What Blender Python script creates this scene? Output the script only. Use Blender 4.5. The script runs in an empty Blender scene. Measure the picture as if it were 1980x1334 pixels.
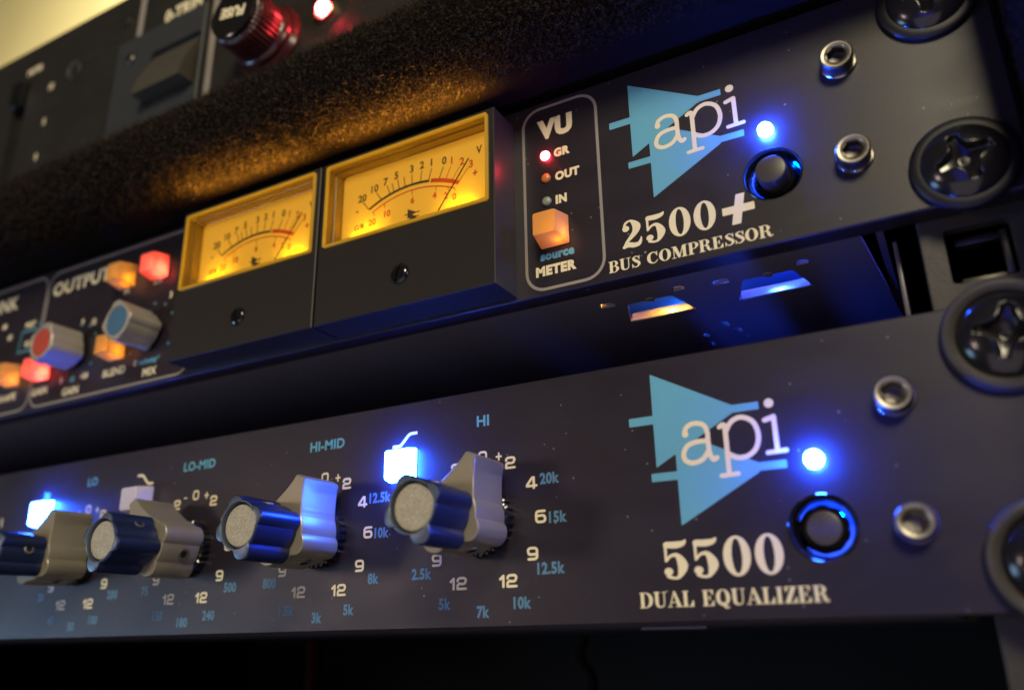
import bpy, bmesh, math, random
import numpy as np
from mathutils import Matrix, Vector
from mathutils.geometry import tessellate_polygon
random.seed(7); rng = np.random.default_rng(7)
S = 0.001                      # everything below is given in millimetres
sc = bpy.context.scene
C = sc.collection
PI = math.pi

# ------------------------------------------------------------------ camera
cd = bpy.data.cameras.new('camera'); cam = bpy.data.objects.new('camera', cd); C.objects.link(cam)
cr = (0.876025, 0.481934, -0.017878); cu = (0.175492, -0.284029, 0.942619); cf = (-0.449202, 0.828895, 0.333392)
cam.matrix_world = Matrix(((cr[0], cu[0], -cf[0], -9.194*S), (cr[1], cu[1], -cf[1], -133.639*S),
                           (cr[2], cu[2], -cf[2], -1.704*S), (0, 0, 0, 1)))
cd.sensor_width = 36; cd.lens = 36*1597.4/1980; cd.clip_start = 0.005; cd.clip_end = 20
cd.dof.use_dof = True; cd.dof.focus_distance = 0.160; cd.dof.aperture_fstop = cd.lens/2.9
sc.camera = cam
# ------------------------------------------------------------------ world and lamps
w = bpy.data.worlds.new('World'); sc.world = w; w.use_nodes = True
w.node_tree.nodes['Background'].inputs[0].default_value = (1.0, 0.82, 0.62, 1)
w.node_tree.nodes['Background'].inputs[1].default_value = 0.012
sc.view_settings.view_transform = 'Standard'; sc.view_settings.look = 'None'
sc.view_settings.exposure = 0; sc.view_settings.gamma = 1
sc.cycles.use_denoising = True
sc.cycles.max_bounces = 8; sc.cycles.sample_clamp_indirect = 4; sc.cycles.use_light_tree = True
sc.cycles.caustics_reflective = False; sc.cycles.caustics_refractive = False

def area(name, loc, target, power, size, col, size_y=None, spread=180):
    l = bpy.data.lights.new(name, 'AREA'); l.energy = power; l.color = col; l.size = size*S
    if size_y: l.shape = 'RECTANGLE'; l.size_y = size_y*S
    l.spread = math.radians(spread)
    o = bpy.data.objects.new(name, l); C.objects.link(o)
    o.location = Vector(loc)*S
    d = Vector(target)-Vector(loc); o.rotation_euler = d.to_track_quat('-Z', 'Y').to_euler()
    return o
# soft warm room light from the upper right behind the viewer, a dimmer warm lamp on the left,
# a bluish computer screen low on the left, and a lamp that lights the wall behind
area('room_lamp', (300, -830, 590), (-90, 0, 60), 8.6, 300, (1.0, 0.88, 0.60))
area('right_lamp', (520, -270, 150), (-100, 0, 50), 1.0, 150, (1.0, 0.84, 0.58))
area('left_lamp', (-720, -760, 70), (-90, 0, 30), 0.8, 130, (1.0, 0.74, 0.68))
area('computer_screen', (-760, -300, -110), (-190, 0, 0), 1.15, 300, (0.38, 0.66, 1.0), 180)
area('blue_fill', (-20, -250, 45), (-12, 0, 20), 0.038, 90, (0.05, 0.07, 1.0))  # added blue fill near the camera for the sheen on the panels
area('underside_fill', (-60, -700, -700), (-120, 0, 60), 2.4, 1200, (1.0, 0.84, 0.84))  # added fill from below to lift the undersides
area('wall_lamp', (-900, 300, 1500), (-1500, 900, 900), 42, 300, (1.0, 0.86, 0.50))

def point(name, loc, power, col, r=.5):
    l = bpy.data.lights.new(name, 'POINT'); l.energy = power; l.color = col; l.shadow_soft_size = r*S
    o = bpy.data.objects.new(name, l); C.objects.link(o); o.location = Vector(loc)*S; return o
# ------------------------------------------------------------------ materials
def newmat(name):
    m = bpy.data.materials.new(name); m.use_nodes = True
    return m, m.node_tree.nodes, m.node_tree.links, m.node_tree.nodes['Principled BSDF']
def mat(name, col, rough=0.5, metal=0.0, spec=0.5, emi=None, es=0, bump=0, bscale=3000, coat=0, sss=0, trans=0, vary=0, alpha=None, ior=1.45):
    m, N, L, b = newmat(name)
    b.inputs['Base Color'].default_value = (*col, 1); b.inputs['Roughness'].default_value = rough
    b.inputs['Metallic'].default_value = metal; b.inputs['Specular IOR Level'].default_value = spec
    b.inputs['Coat Weight'].default_value = coat; b.inputs['Coat Roughness'].default_value = .12
    b.inputs['IOR'].default_value = ior
    if emi: b.inputs['Emission Color'].default_value = (*emi, 1); b.inputs['Emission Strength'].default_value = es
    if sss:
        b.inputs['Subsurface Weight'].default_value = sss; b.inputs['Subsurface Radius'].default_value = (1, .4, .15)
        b.inputs['Subsurface Scale'].default_value = .002
    if trans: b.inputs['Transmission Weight'].default_value = trans
    if bump or vary:
        tc = N.new('ShaderNodeTexCoord'); n = N.new('ShaderNodeTexNoise'); n.inputs['Scale'].default_value = bscale
        n.inputs['Detail'].default_value = 3
        L.new(tc.outputs['Object'], n.inputs['Vector'])
        if bump:
            bp = N.new('ShaderNodeBump'); bp.inputs['Strength'].default_value = bump; bp.inputs['Distance'].default_value = .0001
            L.new(n.outputs['Fac'], bp.inputs['Height']); L.new(bp.outputs['Normal'], b.inputs['Normal'])
        if vary:
            r = N.new('ShaderNodeMapRange'); r.inputs[1].default_value = .3; r.inputs[2].default_value = .7
            r.inputs[3].default_value = 1-vary; r.inputs[4].default_value = 1+vary
            mx = N.new('ShaderNodeVectorMath'); mx.operation = 'SCALE'; mx.inputs[0].default_value = col
            L.new(n.outputs['Fac'], r.inputs[0]); L.new(r.outputs[0], mx.inputs['Scale']); L.new(mx.outputs[0], b.inputs['Base Color'])
    return m
def panel_mat(name, col, rough, dust=0.42):
    m, N, L, b = newmat(name)
    tc = N.new('ShaderNodeTexCoord')
    n = N.new('ShaderNodeTexNoise'); n.inputs['Scale'].default_value = 4200; n.inputs['Detail'].default_value = 3
    n2 = N.new('ShaderNodeTexNoise'); n2.inputs['Scale'].default_value = 35; n2.inputs['Detail'].default_value = 4
    v = N.new('ShaderNodeTexVoronoi'); v.inputs['Scale'].default_value = 170
    v2 = N.new('ShaderNodeTexVoronoi'); v2.inputs['Scale'].default_value = 520
    for q in (n, n2, v, v2): L.new(tc.outputs['Object'], q.inputs['Vector'])
    bp = N.new('ShaderNodeBump'); bp.inputs['Strength'].default_value = .55; bp.inputs['Distance'].default_value = .00005
    L.new(n.outputs['Fac'], bp.inputs['Height']); L.new(bp.outputs['Normal'], b.inputs['Normal'])
    r = N.new('ShaderNodeMapRange'); r.inputs[1].default_value = .25; r.inputs[2].default_value = .75
    r.inputs[3].default_value = .82; r.inputs[4].default_value = 1.2; L.new(n2.outputs['Fac'], r.inputs[0])
    rg = N.new('ShaderNodeMapRange'); rg.inputs[1].default_value = .3; rg.inputs[2].default_value = .7
    rg.inputs[3].default_value = .75; rg.inputs[4].default_value = 1.25; L.new(n.outputs['Fac'], rg.inputs[0])
    mm = N.new('ShaderNodeMath'); mm.operation = 'MULTIPLY'; L.new(r.outputs[0], mm.inputs[0]); L.new(rg.outputs[0], mm.inputs[1])
    sc_ = N.new('ShaderNodeVectorMath'); sc_.operation = 'SCALE'; sc_.inputs[0].default_value = col; L.new(mm.outputs[0], sc_.inputs['Scale'])
    # dust specks: small random dots, only in some cells
    def specks(vn, thr, keep):
        lt = N.new('ShaderNodeMath'); lt.operation = 'LESS_THAN'; lt.inputs[1].default_value = thr; L.new(vn.outputs['Distance'], lt.inputs[0])
        sp = N.new('ShaderNodeSeparateColor'); L.new(vn.outputs['Color'], sp.inputs[0])
        g = N.new('ShaderNodeMath'); g.operation = 'GREATER_THAN'; g.inputs[1].default_value = keep; L.new(sp.outputs[0], g.inputs[0])
        k = N.new('ShaderNodeMath'); k.operation = 'MULTIPLY'; L.new(lt.outputs[0], k.inputs[0]); L.new(g.outputs[0], k.inputs[1]); return k
    a = specks(v, .040, .66); c = specks(v2, .08, .72)
    mx = N.new('ShaderNodeMath'); mx.operation = 'MAXIMUM'; L.new(a.outputs[0], mx.inputs[0]); L.new(c.outputs[0], mx.inputs[1])
    ds = N.new('ShaderNodeMath'); ds.operation = 'MULTIPLY'; ds.inputs[1].default_value = dust; L.new(mx.outputs[0], ds.inputs[0])
    mix = N.new('ShaderNodeMix'); mix.data_type = 'RGBA'; L.new(ds.outputs[0], mix.inputs['Factor']); L.new(sc_.outputs[0], mix.inputs['A'])
    mix.inputs['B'].default_value = (.5, .47, .45, 1); L.new(mix.outputs['Result'], b.inputs['Base Color'])
    # wiped and handled patches: uneven gloss
    mp = N.new('ShaderNodeMapping'); mp.inputs['Rotation'].default_value = (0, .5, 0); mp.inputs['Scale'].default_value = (1, 1, 3.2)
    n3 = N.new('ShaderNodeTexNoise'); n3.inputs['Scale'].default_value = 48; n3.inputs['Detail'].default_value = 6; n3.inputs['Distortion'].default_value = 1.2
    L.new(tc.outputs['Object'], mp.inputs[0]); L.new(mp.outputs[0], n3.inputs['Vector'])
    rr_ = N.new('ShaderNodeMapRange'); rr_.inputs[1].default_value = .3; rr_.inputs[2].default_value = .7
    rr_.inputs[3].default_value = rough-.03; rr_.inputs[4].default_value = rough+.045
    L.new(n3.outputs['Fac'], rr_.inputs[0]); L.new(rr_.outputs[0], b.inputs['Roughness']); b.inputs['Specular IOR Level'].default_value = .45
    return m
def lit_cap(name, col, rough=.35):
    m, N, L, b = newmat(name); b.inputs['Base Color'].default_value = (*col, 1); b.inputs['Roughness'].default_value = rough
    t = N.new('ShaderNodeBsdfTranslucent'); t.inputs[0].default_value = (*col, 1)
    x = N.new('ShaderNodeMixShader'); x.inputs[0].default_value = .5
    L.new(b.outputs[0], x.inputs[1]); L.new(t.outputs[0], x.inputs[2]); L.new(x.outputs[0], N['Material Output'].inputs[0]); return m
def clear_mat(name, tint, gloss=.05):
    m = bpy.data.materials.new(name); m.use_nodes = True; N = m.node_tree.nodes; L = m.node_tree.links
    N.remove(N['Principled BSDF']); out = N['Material Output']
    t = N.new('ShaderNodeBsdfTransparent'); t.inputs[0].default_value = (*tint, 1)
    g = N.new('ShaderNodeBsdfGlossy'); g.inputs['Roughness'].default_value = .04
    f = N.new('ShaderNodeFresnel'); f.inputs[0].default_value = 1.45
    x = N.new('ShaderNodeMixShader'); L.new(f.outputs[0], x.inputs[0]); L.new(t.outputs[0], x.inputs[1]); L.new(g.outputs[0], x.inputs[2])
    L.new(x.outputs[0], out.inputs[0]); return m
M = dict(
    panel=panel_mat('black_anodised_panel', (.0165, .0125, .0185), .37),
    panel_up=panel_mat('upper_panel_black', (.016, .014, .012), .5),
    plate=mat('blue_grey_plate', (.030, .033, .036), .5, bump=.2),
    chassis=mat('chassis_paint', (.13, .11, .14), .32, bump=.15, bscale=4000),
    board=mat('circuit_board_inside', (.03, .13, .32), .6),
    plated=mat('plated_edge', (.62, .56, .50), .28, metal=.8, bump=.2),
    meterblack=mat('meter_black_plastic', (.020, .017, .015), .38, bump=.12, bscale=2500),
    gloss=mat('gloss_black_plastic', (.008, .008, .009), .12, coat=.4),
    bluedim=mat('light_blue_ink_fine', (.09, .21, .33), .55, bump=.2, bscale=5000),
    satin=mat('satin_black', (.005, .005, .007), .42, bump=.1),
    cream=mat('cream_ink', (.78, .69, .45), .55, bump=.2, bscale=5000),
    blue=mat('light_blue_ink', (.11, .36, .49), .55, bump=.2, bscale=5000),
    greyline=mat('grey_line_ink', (.26, .23, .20), .55),
    knob=mat('beige_grey_knob', (.29, .26, .19), .36, metal=.4, bump=.12, bscale=5000),
    navy=mat('navy_anodised_knob', (.030, .045, .13), .32, metal=.6, bump=.08, bscale=5000),
    navyrim=mat('navy_worn_rim', (.10, .13, .19), .35, metal=.5),
    disc=mat('brushed_disc', (.37, .335, .245), .55, metal=.15, bump=.12, bscale=3000, vary=.30),
    silver=mat('satin_aluminium', (.46, .42, .37), .38, metal=.45, bump=.05),
    redisc=mat('red_insert', (.42, .06, .035), .45), bluedisc=mat('blue_insert', (.05, .13, .22), .5),
    steel=mat('black_oxide_steel', (.11, .10, .09), .38, metal=.9, bump=.15, bscale=3000),
    worn=mat('worn_steel', (.34, .31, .26), .38, metal=.85, bump=.3, bscale=2500),
    chrome=mat('chrome', (.45, .42, .37), .2, metal=1),
    brass=mat('brass', (.7, .55, .3), .25, metal=1),
    screwblack=mat('black_chrome_screw', (.018, .017, .019), .2, metal=.35, coat=.5, bump=.06, bscale=1500),
    washer=mat('black_nylon_washer', (.055, .050, .050), .38, bump=.1),
    rail=mat('painted_rail', (.036, .032, .031), .5, bump=.4, bscale=1500, vary=.15),
    dark=mat('dark_interior', (.012, .012, .014), .7),
    void=mat('recess_black', (.004, .004, .005), .8),
    wall=mat('cream_wall', (.80, .72, .46), .9, vary=.03, bscale=6),
    amber=lit_cap('amber_cap', (.80, .44, .13)),
    redcap=lit_cap('red_cap_lit', (.88, .22, .17)),
    bluecap=mat('blue_cap_lit', (.5, .55, .8), .35, emi=(.012, .085, 1), es=260),
    bluelens=mat('blue_cap_face_lit', (.5, .55, .8), .35, emi=(.02, .07, 1), es=90),
    pale=mat('frosted_white_cap', (.55, .52, .66), .38, sss=.7),
    blueled=mat('blue_led_lit', (.4, .5, .8), .3, emi=(.013, .075, 1), es=1250),
    redled=mat('red_led_lit', (.6, .1, .1), .3, emi=(1, .035, .05), es=115),
    amberled=mat('amber_led_off', (.55, .17, .03), .25, sss=.5, coat=.5), greyled=mat('green_led_off', (.22, .26, .19), .25, coat=.5),
    bezelglow=mat('blue_bezel_glow', (.1, .2, .6), .15, emi=(.0, .05, 1), es=1.3, coat=.6),  # emission stands in for blue light caught in the bezel
    cap=mat('power_cap_grey', (.055, .047, .050), .36, bump=.15),
    dial=mat('dial_plate_backlit', (.42, .28, .05), .6, emi=(1, .43, .018), es=.41, vary=.04, bscale=60),
    dialink=mat('dial_black_ink', (.05, .04, .02), .6), dialred=mat('dial_red_ink', (.45, .05, .01), .6, emi=(1, .08, .0), es=.07),
    funnel=mat('lit_acrylic_frame', (.22, .12, .015), .25, emi=(1, .42, .01), es=.025, bump=.8, bscale=500, coat=.6),  # clear acrylic; the lamps' amber light is put into colour and glow
    rim=mat('lit_acrylic_edge', (.30, .17, .02), .2, emi=(1, .5, .02), es=.20, coat=.6),  # same clear acrylic, amber edge light put into colour and emission
    cover=clear_mat('clear_cover', (1, .97, .9)),
    fusecap=mat('bakelite_black', (.010, .009, .010), .16, coat=.6), fusering=mat('ribbed_bakelite_red_lit', (.045, .010, .011), .28, coat=.3),  # red lamp's light on the ribs is put into the ribbed colour
    carpet=mat('carpet_backing', (.008, .006, .005), .95, spec=.03),
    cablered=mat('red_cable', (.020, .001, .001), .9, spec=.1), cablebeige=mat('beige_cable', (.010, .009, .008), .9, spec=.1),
)
# ------------------------------------------------------------------ object helpers
ORG = {}
def tag(o, label=None, cat=None, group=None, kind=None):
    if label: o['label'] = label
    if cat: o['category'] = cat
    if group: o['group'] = group
    if kind: o['kind'] = kind
    return o
def place(o, origin, parent):
    C.objects.link(o); org = Vector(origin)
    if parent is not None: o.parent = parent; o.location = (org-ORG[parent.name])*S
    else: o.location = org*S
    ORG[o.name] = org
    return o
def thing(name, origin, label, cat, group=None):
    o = bpy.data.objects.new(name, None); o.empty_display_size = .01; place(o, origin, None)
    return tag(o, label, cat, group)
def obj(name, me, m, parent, origin, smooth=None):
    """me: mesh datablock or (verts, faces) in mm about origin"""
    if isinstance(me, tuple):
        v, f = me; d = bpy.data.meshes.new(name)
        d.from_pydata([(a[0]*S, a[1]*S, a[2]*S) for a in v], [], f); me = d
    if smooth is not None:
        bm = bmesh.new(); bm.from_mesh(me); bmesh.ops.recalc_face_normals(bm, faces=bm.faces)
        for f in bm.faces: f.smooth = True
        for e in bm.edges:
            if len(e.link_faces) == 2 and e.calc_face_angle(0) > math.radians(smooth): e.smooth = False
        bm.to_mesh(me); bm.free()
    if m is not None and not len(me.materials): me.materials.append(m)
    o = bpy.data.objects.new(name, me); return place(o, origin, parent)
def copyobj(src, parent, origin):
    o = src.copy(); return place_copy(o, origin, parent)
def place_copy(o, origin, parent):
    C.objects.link(o); org = Vector(origin); o.parent = parent
    o.location = (org-ORG[parent.name])*S if parent else org*S
    ORG[o.name] = org; return o
def box(x0, x1, y0, y1, z0, z1, bev=0):
    bm = bmesh.new(); bmesh.ops.create_cube(bm, size=1)
    for v in bm.verts: v.co = Vector(((x0+x1)/2+v.co.x*(x1-x0), (y0+y1)/2+v.co.y*(y1-y0), (z0+z1)/2+v.co.z*(z1-z0)))
    if bev: bmesh.ops.bevel(bm, geom=bm.edges, offset=bev, segments=2, affect='EDGES', profile=.5)
    v = [tuple(a.co) for a in bm.verts]; f = [[a.index for a in q.verts] for q in bm.faces]; bm.free(); return v, f
def join(*parts):
    V = []; F = []
    for v, f in parts:
        k = len(V); V += list(v); F += [[i+k for i in q] for q in f]
    return V, F
def rings(rs, cap0=False, cap1=True):
    """rs: list of rings, each a list of (x,y,z), same count"""
    V = []; F = []; n = len(rs[0])
    for r in rs: V += r
    for k in range(len(rs)-1):
        for i in range(n):
            j = (i+1) % n; F.append([k*n+i, k*n+j, (k+1)*n+j, (k+1)*n+i])
    if cap0: F.append(list(range(n))[::-1])
    if cap1: F.append([(len(rs)-1)*n+i for i in range(n)])
    return V, F
def circ(r, y, n=48, cx=0, cz=0, rot=0): return [(cx+r*math.sin(2*PI*i/n+math.radians(rot)), y, cz+r*math.cos(2*PI*i/n+math.radians(rot))) for i in range(n)]
def lathe(prof, n=48, cap0=False, cap1=True): return rings([circ(r, y, n) for r, y in prof], cap0, cap1)
def rrect(w_, h_, r, k=4):
    out = []
    for cx, cz, a0 in ((w_/2-r, h_/2-r, 0), (w_/2-r, -h_/2+r, 90), (-w_/2+r, -h_/2+r, 180), (-w_/2+r, h_/2-r, 270)):
        for i in range(k+1):
            a = math.radians(a0+90*i/k); out.append((cx+r*math.sin(a), cz+r*math.cos(a)))
    return out
def tess(loops, y):
    """fill loops (outer, holes) of (x,z) at depth y"""
    pts = [Vector((p[0], p[1], 0)) for l in loops for p in l]
    t = tessellate_polygon([[Vector((p[0], p[1], 0)) for p in l] for l in loops])
    F = []
    for a, b, c in t:
        n = (pts[b]-pts[a]).cross(pts[c]-pts[a]).z
        if abs(n) < 1e-9: continue
        F.append([a, b, c] if n > 0 else [a, c, b])
    return [(p.x, y, p.y) for p in pts], F
def slab(outer, holes, y0, y1, ch=.3):
    """plate with holes: front at y0 (towards the viewer), back at y1, chamfered outer front edge"""
    cx = (min(p[0] for p in outer)+max(p[0] for p in outer))/2; cz = (min(p[1] for p in outer)+max(p[1] for p in outer))/2
    inner = [(p[0]-math.copysign(ch, p[0]-cx), p[1]-math.copysign(ch, p[1]-cz)) for p in outer]
    parts = [tess([inner]+holes, y0), tess([outer]+holes, y1)]
    parts.append(rings([[(p[0], y0, p[1]) for p in inner], [(p[0], y0+ch, p[1]) for p in outer], [(p[0], y1, p[1]) for p in outer]], False, False))
    for h in holes: parts.append(rings([[(p[0], y0, p[1]) for p in h], [(p[0], y1, p[1]) for p in h]], False, False))
    v, f = join(*parts); parts[0]
    return v, f
def weld(vf, d=1e-4):
    bm = bmesh.new(); vs = [bm.verts.new(a) for a in vf[0]]
    for q in vf[1]:
        try: bm.faces.new([vs[i] for i in q])
        except ValueError: pass
    bmesh.ops.remove_doubles(bm, verts=bm.verts, dist=d); bmesh.ops.recalc_face_normals(bm, faces=bm.faces)
    bm.verts.index_update()
    v = [tuple(a.co) for a in bm.verts]; f = [[a.index for a in q.verts] for q in bm.faces]; bm.free(); return v, f

# ------------------------------------------------------------------ lettering
def catmull(P, k=10):
    if len(P) < 3: 
        n = k*2; return [tuple(P[0][j]+(P[-1][j]-P[0][j])*i/n for j in range(3)) for i in range(n+1)]
    Q = [P[0]]+list(P)+[P[-1]]; out = []
    for i in range(1, len(Q)-2):
        for s in range(k):
            t = s/k
            out.append(tuple(.5*((2*Q[i][j])+(-Q[i-1][j]+Q[i+1][j])*t+(2*Q[i-1][j]-5*Q[i][j]+4*Q[i+1][j]-Q[i+2][j])*t*t+(-Q[i-1][j]+3*Q[i][j]-3*Q[i+1][j]+Q[i+2][j])*t**3) for j in range(3)))
    out.append(tuple(P[-1])); return out
def field(ops, X, Y):
    F = np.full(X.shape, 9.0)
    for op in ops:
        neg = op[0] == '-'
        if neg: op = op[1]
        k = op[0]
        if k in 'bl':        # b: smooth brush of discs, l: straight polyline of the same
            P = catmull(op[1]) if k == 'b' else [tuple(a[j]+(b[j]-a[j])*i/24 for j in range(3)) for a, b in zip(op[1], op[1][1:]) for i in range(25)]
            D = np.full(X.shape, 9.0)
            for x, y, r in P: D = np.minimum(D, np.hypot(X-x, Y-y)-r)
        elif k == 'r':
            x0, y0, x1, y1 = op[1:]; D = np.maximum(np.maximum(x0-X, X-x1), np.maximum(y0-Y, Y-y1))
        elif k == 'p':
            pts = op[1]; A = sum(a[0]*b[1]-b[0]*a[1] for a, b in zip(pts, pts[1:]+pts[:1]))
            if A < 0: pts = pts[::-1]
            D = np.full(X.shape, -9.0)
            for a, b in zip(pts, pts[1:]+pts[:1]):
                L_ = math.hypot(b[0]-a[0], b[1]-a[1]) or 1
                D = np.maximum(D, ((X-a[0])*(b[1]-a[1])-(Y-a[1])*(b[0]-a[0]))/L_)
        elif k == 'e':
            cx, cy, rx, ry = op[1:]; D = (np.sqrt(((X-cx)/rx)**2+((Y-cy)/ry)**2)-1)*min(rx, ry)
        F = np.maximum(F, -D) if neg else np.minimum(F, D)
    return F
def contours(F, x0, y0, h):
    segs = {}; ny, nx = F.shape; sgn = F < 0
    cells = np.argwhere((sgn[:-1, :-1] != sgn[1:, :-1]) | (sgn[:-1, :-1] != sgn[:-1, 1:]) | (sgn[:-1, :-1] != sgn[1:, 1:]))
    def P(a, b):
        fa = F[a]; fb = F[b]; t = fa/(fa-fb); return (x0+h*(a[1]+(b[1]-a[1])*t), y0+h*(a[0]+(b[0]-a[0])*t))
    nxt = {}; pos = {}
    for j, i in cells:
        c = [(j, i), (j, i+1), (j+1, i+1), (j+1, i)]; ins = [bool(sgn[q]) for q in c]; out = []; inn = []
        for k in range(4):
            a, b = c[k], c[(k+1) % 4]
            if ins[k] != ins[(k+1) % 4]:
                e = (min(a, b), max(a, b)); pos[e] = P(*e)
                (out if ins[k] else inn).append((k, e))
        if len(out) == 1: nxt[out[0][1]] = inn[0][1]
        else:
            for k, e in out:
                best = min(inn, key=lambda q: (q[0]-k) % 4); nxt[e] = best[1]
    loops = []; seen = set()
    for s in list(nxt):
        if s in seen: continue
        l = []; e = s
        while e not in seen and e in nxt: seen.add(e); l.append(pos[e]); e = nxt[e]
        if len(l) > 5: loops.append(l)
    return loops
def simplify(l, tol):
    out = []; n = len(l)
    def rec(a, b):
        if b <= a+1: return
        ax, ay = l[a]; bx, by = l[b % n]; L_ = math.hypot(bx-ax, by-ay) or 1e-9; m = 0; k = None
        for i in range(a+1, b):
            d = abs((l[i][0]-ax)*(by-ay)-(l[i][1]-ay)*(bx-ax))/L_
            if d > m: m = d; k = i
        if m > tol: rec(a, k); out.append(l[k]); rec(k, b)
    out.append(l[0]); rec(0, n//2); out.append(l[n//2]); rec(n//2, n); return out
GC = {}
def glyph_loops(key, ops, w_, ext=.25, res=64):
    if key in GC: return GC[key]
    h = 1/res; xs = np.arange(-.25, w_+.25, h); ys = np.arange(-ext, 1+ext, h); X, Y = np.meshgrid(xs, ys)
    F = field(ops, X, Y)+1e-7; L_ = [simplify(l, .0035) for l in contours(F, xs[0], ys[0], h)]
    GC[key] = L_; return L_
def group_tess(loops, y):
    """outer loops with the holes that lie in them"""
    def area_(l): return sum(a[0]*b[1]-b[0]*a[1] for a, b in zip(l, l[1:]+l[:1]))/2
    def inside(p, l):
        c = False
        for a, b in zip(l, l[1:]+l[:1]):
            if (a[1] > p[1]) != (b[1] > p[1]) and p[0] < (b[0]-a[0])*(p[1]-a[1])/(b[1]-a[1])+a[0]: c = not c
        return c
    big = max(loops, key=lambda l: abs(area_(l))); s = math.copysign(1, area_(big))
    outs = [l for l in loops if area_(l)*s > 0]; holes = [l for l in loops if area_(l)*s <= 0]
    parts = []
    for o in outs: parts.append(tess([o]+[h_ for h_ in holes if inside(h_[0], o)], y))
    return join(*parts)
st = ('r', .08, 0, .28, 1)
SERIF = {  # heavy old-style serif capitals and figures, cap height 1
 'B': (.74, [st, ('r', 0, 0, .3, .055), ('r', 0, .945, .3, 1), ('b', [(.26, .968, .032), (.44, .965, .034), (.56, .76, .095), (.44, .545, .03), (.26, .53, .03)]), ('b', [(.26, .53, .03), (.47, .52, .034), (.61, .28, .105), (.46, .034, .034), (.26, .032, .032)])]),
 'D': (.84, [st, ('r', 0, 0, .3, .055), ('r', 0, .945, .3, 1), ('b', [(.26, .968, .032), (.42, .965, .034), (.63, .78, .09), (.69, .5, .11), (.63, .22, .09), (.42, .035, .034), (.26, .032, .032)])]),
 'P': (.70, [st, ('r', 0, 0, .38, .055), ('r', 0, .945, .3, 1), ('b', [(.26, .968, .032), (.44, .965, .034), (.58, .73, .10), (.44, .475, .034), (.26, .47, .032)])]),
 'R': (.84, [st, ('r', 0, 0, .38, .055), ('r', 0, .945, .3, 1), ('b', [(.26, .968, .032), (.44, .965, .034), (.57, .74, .10), (.44, .51, .034), (.26, .505, .032)]), ('b', [(.36, .50, .03), (.52, .43, .07), (.57, .22, .095), (.64, .06, .06), (.74, .05, .035), (.79, .14, .024)])]),
 'U': (.84, [('l', [(.2, .35, .1), (.2, .94, .1)]), ('b', [(.20, .38, .10), (.235, .14, .082), (.42, .035, .042), (.60, .13, .036), (.645, .38, .032)]), ('r', .613, .35, .677, 1), ('r', .02, .945, .40, 1), ('r', .5, .945, .8, 1)]),
 'S': (.62, [('b', [(.52, .72, .025), (.47, .86, .035), (.30, .962, .038), (.13, .80, .075), (.30, .57, .108), (.47, .40, .10), (.50, .22, .075), (.30, .038, .038), (.12, .15, .03), (.07, .28, .024)]), ('r', .50, .64, .55, 1), ('r', .035, 0, .085, .36)]),
 'C': (.80, [('b', [(.67, .66, .026), (.60, .86, .04), (.41, .965, .036), (.19, .80, .085), (.125, .5, .115), (.19, .20, .085), (.41, .035, .036), (.60, .11, .032), (.70, .27, .024)]), ('r', .65, .62, .705, 1)]),
 'O': (.84, [('e', .40, .5, .39, .515), ('-', ('e', .40, .5, .17, .455))]),
 'Q': (.84, [('e', .40, .5, .39, .515), ('-', ('e', .40, .5, .17, .455)), ('b', [(.28, .16, .03), (.40, .16, .05), (.50, -.06, .08), (.62, -.14, .05), (.72, -.06, .025)])]),
 'M': (1.06, [('r', .12, 0, .175, 1), ('r', .72, 0, .92, 1), ('p', [(.06, 1), (.31, 1), (.58, .12), (.50, 0), (.42, 0)]), ('l', [(.5, .04, .035), (.74, .95, .035)]), ('r', 0, 0, .30, .055), ('r', .62, 0, 1.0, .055), ('r', 0, .945, .25, 1), ('r', .75, .945, 1.0, 1)]),
 'E': (.76, [st, ('r', 0, 0, .60, .055), ('r', 0, .945, .58, 1), ('r', .28, .478, .44, .53), ('p', [(.40, .66), (.46, .66), (.46, .35), (.40, .35)]), ('p', [(.62, .68), (.62, 1), (.44, 1), (.46, .95), (.58, .68)]), ('p', [(.66, .34), (.66, 0), (.44, 0), (.46, .05), (.62, .34)])]),
 'L': (.72, [st, ('r', 0, 0, .60, .055), ('r', 0, .945, .38, 1), ('p', [(.65, .40), (.65, 0), (.42, 0), (.44, .05), (.60, .40)])]),
 'A': (.86, [('p', [(.33, 1.02), (.45, 1.02), (.80, 0), (.57, 0)]), ('l', [(.38, .94, .036), (.12, .04, .034)]), ('r', .2, .27, .6, .33), ('r', 0, 0, .27, .055), ('r', .46, 0, .88, .055)]),
 'I': (.42, [st, ('r', 0, 0, .36, .055), ('r', 0, .945, .36, 1)]),
 'Z': (.72, [('r', .06, .945, .62, 1), ('r', .04, 0, .64, .055), ('p', [(.40, .98), (.64, .98), (.27, .02), (.03, .02)]), ('p', [(.06, 1), (.06, .68), (.10, .68), (.24, .95), (.24, 1)]), ('p', [(.66, .36), (.66, 0), (.44, 0), (.46, .05), (.62, .36)])]),
 '0': (.70, [('e', .31, .5, .305, .52), ('-', ('e', .31, .5, .115, .45))]),
 '5': (.70, [('b', [(.12, .90, .085), (.34, .885, .09), (.50, .92, .065), (.57, 1.0, .02)]), ('l', [(.085, .92, .036), (.085, .47, .03)]), ('b', [(.085, .47, .032), (.20, .60, .04), (.36, .60, .06), (.47, .33, .118), (.38, .06, .05), (.25, .015, .036), (.12, .07, .05)]), ('e', .13, .19, .105, .105)]),
 '2': (.70, [('e', .14, .72, .105, .11), ('b', [(.08, .76, .03), (.14, .92, .04), (.30, .975, .04), (.46, .75, .118), (.40, .52, .09), (.16, .24, .05), (.07, .06, .05)]), ('b', [(.06, .06, .05), (.20, .12, .085), (.36, .07, .085), (.50, .09, .07), (.57, .22, .035), (.58, .30, .022)])]),
}
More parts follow.
